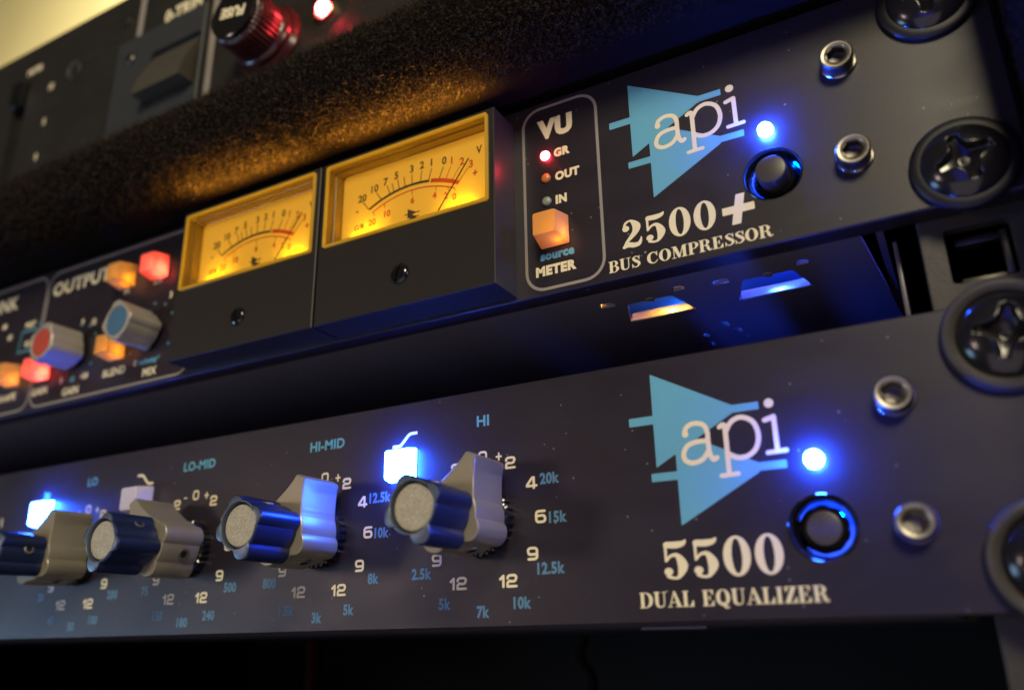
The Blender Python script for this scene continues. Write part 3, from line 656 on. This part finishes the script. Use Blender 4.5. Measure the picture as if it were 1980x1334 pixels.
# ------------------------------------------------------------------ meters
def meter(cx, first, lab):
    zc = 80.0; root = None
    x0, x1 = cx-22.55, cx+22.55; zb, zt = 61.75, 101.3
    win = [(cx+a, zc+10.05+b) for a, b in rrect(42.5, 20.5, .6, 3)]
    root = obj('vu_meter', weld(slab([(x0, zb), (x1, zb), (x1, zt), (x0, zt)], [win], -8.5, -.03, .22)), M['meterblack'], comp, (cx, 0, zc) if 0 else (0, 0, 0))
    root['label'] = lab
    # clear cover rim, funnel, dial plate
    Y = lambda l, y: [(p[0]+cx, y, p[1]+zc) for p in l]
    ro = [(a, b+10.05) for a, b in rrect(42.4, 20.4, .6, 3)]; ri = [(a, b+10.05) for a, b in rrect(41.3, 19.3, .5, 3)]
    obj('cover_rim', rings([Y(ro, -8.3), Y(ro, -8.95), Y(ri, -8.95), Y(ri, -8.3)], cap1=False), M['rim'], root, (0, 0, 0), 30)
    def fr(l, a, b, c, d): return [(x, z) for x, z in l]
    f1 = [(a, b+10.05) for a, b in rrect(41.3, 19.3, .5, 3)]
    f2 = [(a, b+10.45) for a, b in rrect(38.6, 16.9, .6, 3)]
    f2b = [(a, b+10.45) for a, b in rrect(38.0, 16.3, .6, 3)]
    obj('inner_frame', rings([Y(f1, -8.3), Y([(a*.985, (b-10.05)*.975+10.05) for a, b in f1], -7.0), Y([(a*1.02, (b-10.45)*1.02+10.45) for a, b in f2], -6.9), Y(f2, -5.3), Y(f2b, -5.2)], cap1=False), M['funnel'], root, (0, 0, 0), 25)
    pl = [(a, b+10.45) for a, b in rrect(38.3, 16.6, 1.0, 4)]
    obj('dial_plate', tess([[(a+cx, b+zc) for a, b in pl]], -5.0), M['dial'], root, (0, 0, 0))
    cv = [(a, b+10.05) for a, b in rrect(41.2, 19.2, .5, 3)]
    obj('cover_glass', tess([[(a+cx, b+zc) for a, b in cv]], -8.75), M['cover'], root, (0, 0, 0))
    R = 16.9; cz_ = -5.4   # arc centre below the dial
    def pt(a, r): a = math.radians(a); return (cx+r*math.sin(a)*1.0, zc+cz_+r*math.cos(a))
    # arc through (-11.5,8.5),(0,11.4),(11.2,9.3): flat arc, radius ~24
    R = 24.5; cz_ = 11.45-R
    def at(xr, dr=0):
        a = math.asin(max(-1, min(1, xr/R))); return (cx+(R+dr)*math.sin(a), zc+cz_+(R+dr)*math.cos(a))
    yk = -5.04
    A = [at(-11.5+16.0*i/20) for i in range(21)]; obj('scale_arc', ribbon(A, .62, yk), M['dialink'], root, (0, 0, 0))
    A = [at(4.9+7.1*i/10) for i in range(11)]; obj('scale_arc', ribbon(A, .95, yk-.01), M['dialred'], root, (0, 0, 0))
    A = [at(-11.2+22.9*i/24, -1.35) for i in range(25)]; obj('scale_arc', ribbon(A, .30, yk), M['dialred'], root, (0, 0, 0))
    tk = [(-11.6, -13.4, 10.9), (-8.2, -9.7, 12.3), (-5.9, -6.8, 13.2), (-4.8, -5.4, 13.4), (-3.4, -3.9, 13.8), (-1.9, -2.2, 14.0), (.0, -.1, 14.2), (2.2, 2.5, 14.2), (4.3, 5.1, 14.0), (6.9, 8.1, 13.4), (8.6, 10.0, 12.9), (10.2, 12.2, 12.2), (11.9, 14.3, 11.2)]
    for i, (a, bx, bz) in enumerate(tk):
        obj('scale_mark', ribbon([at(a), (cx+bx, zc+bz)], .20, yk-.005), M['dialred' if i > 9 else 'dialink'], root, (0, 0, 0))
    for a, bx, bz in ((-11.0, -10.0, 6.5), (-7.7, -7.3, 7.8), (.0, .05, 8.8), (6.6, 6.3, 8.2), (9.9, 9.4, 7.2), (11.6, 11.1, 6.7)):
        obj('scale_mark', ribbon([at(a, -1.35), (cx+bx, zc+bz)], .20, yk-.005), M['dialred'], root, (0, 0, 0))
    nums = [('20', -13.6, 12.0), ('10', -10.2, 13.5), ('7', -7.2, 14.4), ('5', -4.3, 15.1), ('3', -.2, 15.5), ('2', 2.5, 15.6), ('1', 5.0, 15.5), ('0', 8.3, 14.9), ('1', 10.2, 14.3), ('2', 12.8, 13.3), ('3', 15.0, 12.0)]
    for i, (s, a, b) in enumerate(nums): text(s, cx+a, zc+b-.9, 1.85, M['dialred' if i > 7 else 'dialink'], root, 'dial_number', wx=.92, bold=.03, y=yk)
    for s, a, b in (('20', -10.6, 5.2), ('10', -6.5, 6.2), ('6', .2, 7.6), ('4', 5.9, 7.1), ('2', 8.8, 6.2), ('0', 10.9, 5.4)):
        text(s, cx+a, zc+b-.75, 1.6, M['dialred'], root, 'dial_number', wx=.92, bold=.03, y=yk)
    text('G/R', cx-14.1, zc+4.2, 1.4, M['dialink'], root, 'dial_lettering', wx=.9, bold=.03, y=yk)
    text('V', cx+17.0, zc+13.9, 1.9, M['dialink'], root, 'dial_lettering', wx=.8, bold=.03, y=yk); text('+', cx+16.0, zc+8.6, 1.9, M['dialink' if 0 else 'dialred'], root, 'dial_lettering', bold=.03, y=yk)
    text('-', cx-14.9, zc+8.2, 2.2, M['dialink'], root, 'dial_lettering', bold=.01, y=yk)
    shape('dial_emblem', [('p', [(-1.0, 1.3), (-1.0, -1.2), (1.2, .1)]), ('r', -1.8, -.1, 2.2, .15), ('p', [(-.4, -.2), (-.4, -2.0), (1.7, -1.0)]), ('r', .8, -1.1, 2.0, -.85)], M['dialink'], root, (cx, 0, zc+4.4), (-3, 3, -3, 2.5), .08, yk)
    nd = ribbon([(cx+7.4, zc+2.6), (cx+14.9, zc+12.9)], .2, -5.9); nd2 = ribbon([(cx+7.4, zc+2.6), (cx+14.9, zc+12.9)], .2, -5.75)
    v = nd[0]+nd2[0]; n_ = len(nd[0]); f = nd[1]+[[i+n_ for i in q_][::-1] for q_ in nd2[1]]+[[0, 1, n_+1, n_], [2, 3, n_+3, n_+2][::-1], [0, 2, n_+2, n_], [1, 3, n_+3, n_+1]]
    obj('needle', (v, f), M['void'], root, (0, 0, 0))
    # slotted adjuster screw
    sx, sz = cx+.0, 68.9
    nt = 40; V = []; F = []; nr = 14
    for i in range(nr+1):
        r = 2.15*i/nr
        for j in range(nt):
            t = 2*PI*j/nt; x, z = r*math.sin(t), r*math.cos(t); y = -.95*math.sqrt(max(0, 1-(r/2.15)**2*.95))
            a = math.radians(18 if first else -15); d = abs(x*math.cos(a)-z*math.sin(a))
            if d < .36 and i < nr: y += .75
            V.append((x, y, z))
    for i in range(nr):
        for j in range(nt): k = (j+1) % nt; F.append([i*nt+j, i*nt+k, (i+1)*nt+k, (i+1)*nt+j])
    obj('adjuster_screw', weld((V, F), .002), M['gloss'], root, (sx, -8.5, sz), 50)
    obj('adjuster_hole', tess([[(c[0], c[2]) for c in circ(2.45, 0, 32)]], -8.515), M['void'], root, (sx, 0, sz))
    for k, dx in enumerate((-13.5, 13.5)): # filament lamps low behind the cover
        area('meter_lamp', (cx+dx, -6.6, zc+2.1), (cx+dx*.9, -4.4, zc+9), .0030, 12, (1, .60, .01), 1.0)
    area('carpet_amber_fill', (cx, -8.2, zc+21.6), (cx, -14.5, zc+27), 0.050, 38, (1, .42, .04), .8)  # added light over the meter, throws amber onto the carpeted shelf edge
    return root
meter(-102.85, True, 'right meter with its needle at the top of the scale'); meter(-148.6, False, 'left meter, slightly out of focus')

# ================================================================== EQUALIZER
eq = thing('equalizer', (-230, 0, 0), 'black rack equalizer with a row of stacked beige and navy knobs, below the compressor', 'equalizer')
hole = [(a[0]-28.9, a[2]+13.1) for a in circ(5.15, 0, 64)]
ep = obj('front_panel', weld(slab([(-475, 0), (8.4, 0), (8.4, 44), (-475, 44)], [hole], 0, 4.6, .25)), M['panel'], eq, (0, 0, 0))
slots = [tri_h([(x, 22), (x+5, 22), (x+5, 46), (x, 46)]) for x in (-44, -36, -27, -56, -66)]
obj('chassis_cover', flatplate([(-430, 5.2), (-14, 5.2), (-14, 290), (-430, 290)], slots, 41.8, 43.0), M['chassis'], eq, (0, 0, 0))
obj('chassis_body', join(box(-15.2, -14.0, 5.2, 290, 1.2, 41.7), box(-430, -14, 5.2, 290, .2, 1.1), box(-430, -428.8, 5.2, 290, 1.2, 41.7), box(-60, -49, 3.0, 4.9, -.9, -.5)), M['chassis'], eq, (0, 0, 0))
point('lamp_in_equalizer', (-40, 36, 35), .02, (.02, .08, 1), 1.2)
logo(ep, 33.2)
glyphtext('S', '5500', -54.4, 6.75, 5.95, M['cream'], ep, 'model_number', fit=19.9, align='L')
glyphtext('S', 'DUAL EQUALIZER', -44.0, 2.4, 2.4, M['cream'], ep, 'lettering', fit=29.6)
led(eq, -28.75, 23.4, 1.42, 'blueled', ht=2.1)
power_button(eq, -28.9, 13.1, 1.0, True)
for x, z, r_ in ((-16.0, 31.5, 0), (-16.0, 12.8, 25)): hexscrew(eq, x, z, r_)
bands = [(-88.3, 'HI', ['2.5k', '5k', '7k', '10k', '12.5k', '15k', '20k'], 26, 157), (-127.0, 'HI-MID', ['800', '1.5k', '3k', '5k', '8k', '10k', '12.5k'], 25, 163),
         (-165.7, 'LO-MID', ['75', '150', '180', '240', '500', '700', '1k'], -30, -165), (-204.4, 'LO', ['30', '40', '50', '100', '200', '300', '400'], 27, -125)]
OUT = profile(5.95, [(97, 4.75, 2.45), (186, 4.75, 2.6), (-92, 4.75, 2.5)], (0, 11.3, 1.15, 4.6, 3.9))
INN = profile(4.75, [(0, 4.6, 2.0), (93, 3.9, 1.9), (180, 3.9, 1.9), (-93, 3.9, 1.9)])
def stack_knob(cx, cz_, fin, ptr):
    k = obj('gain_knob', rings([pring(OUT, .3, -2.4, fin), pring(OUT, 0, -2.7, fin), pring(OUT, 0, -12.2, fin), pring(OUT, .08, -12.4, fin), pring(OUT, .28, -12.55, fin)], cap0=True), M['knob'], eq, (cx, 0, cz_), 26)
    T = [6.5 if (i//2) % 2 else 6.1 for i in range(112)]
    obj('toothed_collar', rings([pring(T, 0, -.05), pring(T, 0, -2.1), pring(T, .5, -2.35)]), M['gloss'], k, (cx, 0, cz_))
    set_screw('set_screw', k, cx, cz_, fin+140, 5.9, -6.6, s=1.0)
    f = obj('frequency_knob', rings([pring(INN, .25, -12.6, ptr), pring(INN, 0, -12.85, ptr), pring(INN, 0, -22.7, ptr), pring(INN, .2, -23.0, ptr)], cap0=True, cap1=False), M['navy'], eq, (cx, 0, cz_), 24)
    obj('rim', rings([pring(INN, .2, -23.0, ptr), pring(INN, .45, -23.1, ptr), circ(4.45, -23.1, 180, rot=ptr), circ(4.3, -22.9, 180, rot=ptr), circ(4.2, -21.9, 180, rot=ptr)], cap1=False), M['navyrim'], f, (cx, 0, cz_), 30)
    obj('knob_disc', lathe([(4.2, -21.7), (3.95, -21.9), (3.9, -22.25), (3.7, -22.4)], 64), M['disc'], f, (cx, 0, cz_), 30)
    set_screw('set_screw', f, cx, cz_, ptr+205, 4.75, -16.6, s=.85)
for bi, (cx, nm, fr_, fin, ptr) in enumerate(bands):
    cz_ = 18.6
    stack_knob(cx, cz_, fin, ptr)
    text(nm, cx, 36.8, 2.15, M['blue'], ep, wx=1.04, bold=.028)
    for sg in (1, -1):
        for s, a in (('2', 30), ('4', 59), ('6', 90), ('9', 122), ('12', 154)):
            t = math.radians(a*sg); r = 12.0
            glyphtext('W', s, cx+r*math.sin(t), cz_+r*math.cos(t)-1.15, 2.3, M['cream'], ep, 'number', wx=1.1)
    glyphtext('W', '0', cx, cz_+11.05, 2.2, M['cream'], ep, 'number', wx=1.0)
    glyphtext('W', '+', cx+3.5, cz_+10.75, 2.1, M['cream'], ep, 'number', wx=.95); glyphtext('W', '-', cx-3.4, cz_+10.7, 2.1, M['cream'], ep, 'number', wx=.95)
    pos = [(-13.7, -8.6, 'C'), (-8.4, -14.2, 'C'), (-.2, -15.8, 'C'), (7.8, -14.5, 'C'), (13.6, -8.9, 'C'), (13.5, -.2, 'L'), (11.9, 6.8, 'L')]
    for s, (dx, dz, al) in zip(fr_, pos): text(s, cx+dx, cz_+dz-1.0, 2.05, M['bluedim'], ep, 'number', wx=.88, align=al, bold=.04)
text('1', -241.0, 29.2, 2.4, M['cream'], ep, 'number')
button(eq, -106.9, 31.1, 2.4, 'bluecap', 'bluelens', side=6.5, front=6.0)
button(eq, -184.0, 31.1, 4.4, 'pale', None, side=6.5, front=5.5)
button(eq, -222.4, 31.1, 2.4, 'bluecap', 'bluelens', side=6.5, front=6.0)
text('IN', -222.6, 35.0, 1.9, M['blue'], ep, bold=.03, wx=.85)
for x, sg in ((-106.6, 1), (-184.2, -1)):
    P_ = [(x-3.0, 36.3-sg*1.15)]+[(x-1.6+3.2*i/12, 36.3-sg*1.15*math.cos(PI*i/12)) for i in range(13)]+[(x+3.0, 36.3+sg*1.15)]
    obj('curve_symbol', ribbon(P_, .62, -.05), M['cream'], ep, (0, 0, 0))

# ================================================================== RACK SCREWS AND RAIL
rack_screw(-.3, 98.9, 30, 'black cross-head rack screw cut by the top edge, upper corner of the compressor', False)
rack_screw(-.2, 67.0, 8, 'glossy black cross-head rack screw at the lower right corner of the compressor', False)
rack_screw(0, 38.3, 38, 'black cross-head rack screw on a wide ringed washer, upper right corner of the equalizer', True)
rack_screw(0, 6.6, 15, 'black cross-head rack screw cut by the right edge, lower right corner of the equalizer', True)
rail_holes = [[(a, b+z) for a, b in rrect(9.4, 9.4, .7, 3)] for z in (6.6, 22.4, 38.3, 54.0, 67.0, 83, 98.9, -10, -25, 114.8)]
rh = []
last = None
for z in (-41.5, -25.3, -9.3, 6.6, 22.4, 38.3, 54.0, 67.5, 83.2, 98.9, 114.8): rh.append([(a-.4, b+z) for a, b in rrect(9.4, 9.4, .7, 3)])
rail = obj('rack_rail', weld(slab([(-8.6, -120), (9.6, -120), (9.6, 128), (-8.6, 128)], rh, 4.9, 7.1, .2)), M['rail'], rack, (0, 0, 0))
obj('rail_flange', box(-8.6, -6.6, 7.3, 60, -120, 128, .2), M['satin'], rail, (0, 0, 0))
nut = join(box(-3.6, 2.8, 8.2, 10.5, 49.8, 51.2, .2), box(-3.6, 2.8, 8.2, 10.5, 56.9, 58.2, .2), box(2.8, 3.9, 7.6, 10.5, 50.5, 58.2, .2))
obj('cage_nut', nut, M['steel'], rail, (0, 0, 0), 30)
br = obj('bracket', join(box(-12.6, -11.9, 9.4, 40, 44, 60.6, .15)), M['chassis'], rail, (0, 0, 0), 30)

# ================================================================== CARPETED SHELF AND SIDE
def roll(r=10.0, yc=-11.5, zc=117.3, n=40):
    P = []
    for i in range(n+1):
        a = math.radians(-90-180*i/n)     # bottom -> front -> top
        P.append((yc+r*math.cos(a), zc+r*math.sin(a)))
    return P
RP = [(330, 107.3)]+roll()+[(330, 127.3)]
def extr(P, x0, x1):
    n = len(P); V = [(x0, a, b) for a, b in P]+[(x1, a, b) for a, b in P]
    F = [[i, (i+1) % n, n+(i+1) % n, n+i] for i in range(n)]+[list(range(n))[::-1], [n+i for i in range(n)]]
    return V, F
shelf = obj('carpeted_shelf', extr(RP, -478, 9.6), M['carpet'], rack, (0, 0, 0), 30)
shelf['label'] = 'thick shelf edge wrapped in dark fuzzy carpet'
side = obj('side_board', box(9.8, 26, -26, 330, -126, 320, 3), M['carpet'], rack, (0, 0, 0), 30)
def pile(name, P, parent, Nf, length, width, col, fuzz=.75):
    """P: (N,3) roots, with normals -> curved two-quad fibres, one mesh"""
    root, nor = P; n = len(root)
    d = nor+rng.normal(0, fuzz, (n, 3)); d /= np.linalg.norm(d, axis=1)[:, None]
    L_ = length*rng.uniform(.35, 1.3, n)[:, None]; sd = np.cross(d, rng.normal(0, 1, (n, 3))); sd /= np.linalg.norm(sd, axis=1)[:, None]
    bend = rng.normal(0, .55, (n, 3)); mid = root+d*L_*.5; tip = root+(d+bend)*L_*.85
    w0 = sd*width; V = np.stack([root-w0, root+w0, mid-w0*.8+bend*L_*.1, mid+w0*.8+bend*L_*.1, tip], 1).reshape(-1, 3)*S
    b = np.arange(n)*5; T = np.stack([np.stack([b, b+1, b+3], 1), np.stack([b, b+3, b+2], 1), np.stack([b+2, b+3, b+4], 1)], 1).reshape(-1, 3)
    me = bpy.data.meshes.new(name); me.vertices.add(len(V)); me.vertices.foreach_set('co', V.ravel())
    me.loops.add(T.size); me.loops.foreach_set('vertex_index', T.ravel().astype(np.int32)); me.polygons.add(len(T))
    me.polygons.foreach_set('loop_start', np.arange(0, T.size, 3, dtype=np.int32)); me.polygons.foreach_set('loop_total', np.full(len(T), 3, dtype=np.int32))
    me.update(); me.validate()
    o = obj(name, me, col, parent, (0, 0, 0)); o['kind'] = 'stuff'; return o
m, N_, L__, b_ = newmat('carpet_fibre')
tc = N_.new('ShaderNodeTexCoord'); nz = N_.new('ShaderNodeTexNoise'); nz.inputs['Scale'].default_value = 1300
cr_ = N_.new('ShaderNodeValToRGB'); L__.new(tc.outputs['Object'], nz.inputs['Vector']); L__.new(nz.outputs['Fac'], cr_.inputs[0])
cr_.color_ramp.elements[0].position = .47; cr_.color_ramp.elements[0].color = (.006, .0045, .0035, 1)
cr_.color_ramp.elements[1].position = .66; cr_.color_ramp.elements[1].color = (.085, .064, .044, 1)
L__.new(cr_.outputs[0], b_.inputs['Base Color']); b_.inputs['Roughness'].default_value = .85; b_.inputs['Specular IOR Level'].default_value = .12
M['fibre'] = m
def rollpts(n, x0, x1, a0, a1):
    a = np.radians(rng.uniform(a0, a1, n)); x = rng.uniform(x0, x1, n)
    nor = np.stack([np.zeros(n), np.cos(a), np.sin(a)], 1)
    bumps = .5*np.sin(x*.9+np.sin(x*.23)*3)*np.cos(a*7+x*.3)
    root = np.stack([x, -11.5+(10+bumps*.5)*np.cos(a), 117.3+(10+bumps*.5)*np.sin(a)], 1); return root, nor
pile('carpet_pile', rollpts(170000, -330, 9, -262, -60), shelf, 0, 1.7, .055, M['fibre'])
n = 30000; y = rng.uniform(-24, 8, n); z = rng.uniform(-20, 140, n); root = np.stack([np.full(n, 9.8), y, z], 1)
pile('carpet_pile', (root, np.tile([-1., 0, 0], (n, 1))), side, 0, .8, .035, M['fibre'])

# ================================================================== UPPER RACK UNIT
up = thing('rack_unit', (-230, 0, 128), 'dark rack unit with a fuse holder, rocker switch and red lamp, above the carpeted shelf', 'rack unit')
upp = obj('front_panel', weld(slab([(-475, 127.6), (8.4, 127.6), (8.4, 201.6), (-475, 201.6)], [[(a-276.5, b+166) for a, b in rrect(7.5, 40, 1.0, 3)]], 0, 3.5, .4)), M['panel_up'], up, (0, 0, 0))
obj('chassis', box(-440, 0, 3.8, 300, 128, 200.5, .5), M['chassis'], up, (0, 0, 0))
obj('slot_floor', box(-281, -272, 2.2, 3.2, 145, 187), M['void'], up, (0, 0, 0)); obj('slider_cap', box(-279.3, -273.7, -2.5, 2.0, 176, 185.5, .5), M['gloss'], up, (0, 0, 0), 30)
text('METER', -271.4, 189.4, 2.6, M['cream'], upp, wx=.8); text('10', -259.4, 178.0, 2.6, M['cream'], upp); text('5', -259.6, 163.9, 2.6, M['cream'], upp); text('0', -260.3, 150.5, 2.6, M['cream'], upp)
obj('round_hole', lathe([(3.7, -.3), (3.5, -.5), (3.1, -.4), (2.7, 0), (2.5, 2.5)], 40), M['plate'], up, (-247.6, 0, 181.1), 40)
obj('slotted_screw', lathe([(2.2, -.1), (2.0, -.9), (1.2, -1.2)], 32), M['steel'], up, (-222.5, 0, 201-10.5), 40)
sw = obj('switch_plate', weld(slab([(-222.3, 127.9), (-182.4, 127.9), (-182.4, 179.8), (-222.3, 179.8)], [[(a-194.3, b+160) for a, b in rrect(22.0, 19.6, 1.6, 4)]], -1.6, -.02, .25)), M['plate'], up, (0, 0, 0))
V = []; nseg = 14
for x in (-204.6, -184.2):
    for i in range(nseg+1):
        z = 151.2+18.0*i/nseg; yy = -6.5*math.cos(PI/2*(i/nseg)**.85)-.2; V.append((x, yy, z))
    V.append((x, 2.5, 169.2)); V.append((x, 2.5, 151.2))
n = nseg+3; F = [[i, (i+1) % n, n+(i+1) % n, n+i] for i in range(n)]+[list(range(n)), [n+i for i in range(n)][::-1]]
obj('rocker_switch', (V, F), mat('switch_grey', (.062, .055, .044), .45), up, (0, 0, 0), 30)
obj('plate_screw', lathe([(1.9, -.05), (1.9, -.5), (1.5, -.9), (.9, -.9), (.8, -.2)], 32), M['steel'], up, (-214.9, -1.6, 171.3), 40)
for pts in ([(-215.2, 201), (-215.2, 180)], [(-180.0, 200.5), (-180.0, 128)], [(-215.2, 201), (-180, 201)]): obj('printed_line', ribbon(pts, 2.6, -.05), M['greyline'], upp, (0, 0, 0))
text('0-TRIM', -195.0, 181.4, 5.0, M['cream'], upp, wx=.80)
# fuse holder
fx, fz = -155.6, 154.2
fh = obj('fuse_holder', lathe([(11.0, -.02), (11.2, -1.0), (10.4, -2.4), (9.6, -2.6), (9.4, -3.2), (9.7, -3.6), (9.2, -4.6), (8.6, -5.0)], 80, cap1=False), M['fusering'], up, (fx, 0, fz), 30)
T = [8.3+.28*math.cos(i*2*PI/4) if 0 else (8.35 if i % 4 < 2 else 7.95) for i in range(160)]
obj('ribbed_cap', rings([pring(T, -.5, -4.6), pring(T, -.4, -11.0), pring(T, .4, -12.6), circ(7.2, -12.8, 160)], cap1=False), M['fusering'], fh, (fx, 0, fz), 60)
cp = obj('cap_face', lathe([(7.4, -12.6), (7.8, -13.4), (7.7, -14.0), (7.3, -14.2), (6.9, -14.0)], 80), M['fusecap'], fh, (fx, 0, fz), 35)
o = text('FUSE', fx+.3, fz+1.5, 3.3, M['cream'], fh, wx=.95, bold=.058, y=-14.03, rot=168)
# red lamp in its bezel
obj('lamp_bezel', lathe([(3.7, -.02), (3.7, -1.0), (3.4, -1.4), (2.6, -1.2), (2.2, -.4)], 56, cap1=False), M['brass'], up, (-136.2, 0, 156.7), 40)
obj('red_lamp', lathe([(2.0, 0), (2.0, -1.3), (1.75, -2.2), (1.2, -2.7), (.6, -2.9)], 48), M['redled'], up, (-136.2, 0, 156.7), 60)

# ================================================================== CABLES UNDER THE EQUALIZER
def cable(name, pts, r, m, label):
    P = catmull([tuple(p) for p in pts], 8); V = []; F = []; k = 10
    for i, p in enumerate(P):
        for j in range(k): a = 2*PI*j/k; V.append((p[0]+r*math.cos(a), p[1]+r*math.sin(a), p[2]))
    for i in range(len(P)-1):
        for j in range(k): F.append([i*k+j, i*k+(j+1) % k, (i+1)*k+(j+1) % k, (i+1)*k+j])
    o = obj(name, (V, F), M[m], None, (0, 0, 0), 60); tag(o, label, 'cable')
cable('cable', [(-234, 120, -2), (-234, 121, -14), (-236, 119, -60), (-234, 120, -121)], 2.6, 'cablered', 'dark red cable hanging in the dark below the equalizer')
cable('cable', [(-123, 120, -2), (-125, 120, -8), (-121, 120, -16), (-128, 121, -40), (-130, 122, -121)], 2.2, 'cablebeige', 'beige cable curving down in the dark below the equalizer')
bpy.data.objects.remove(FO); bpy.data.curves.remove(FC)
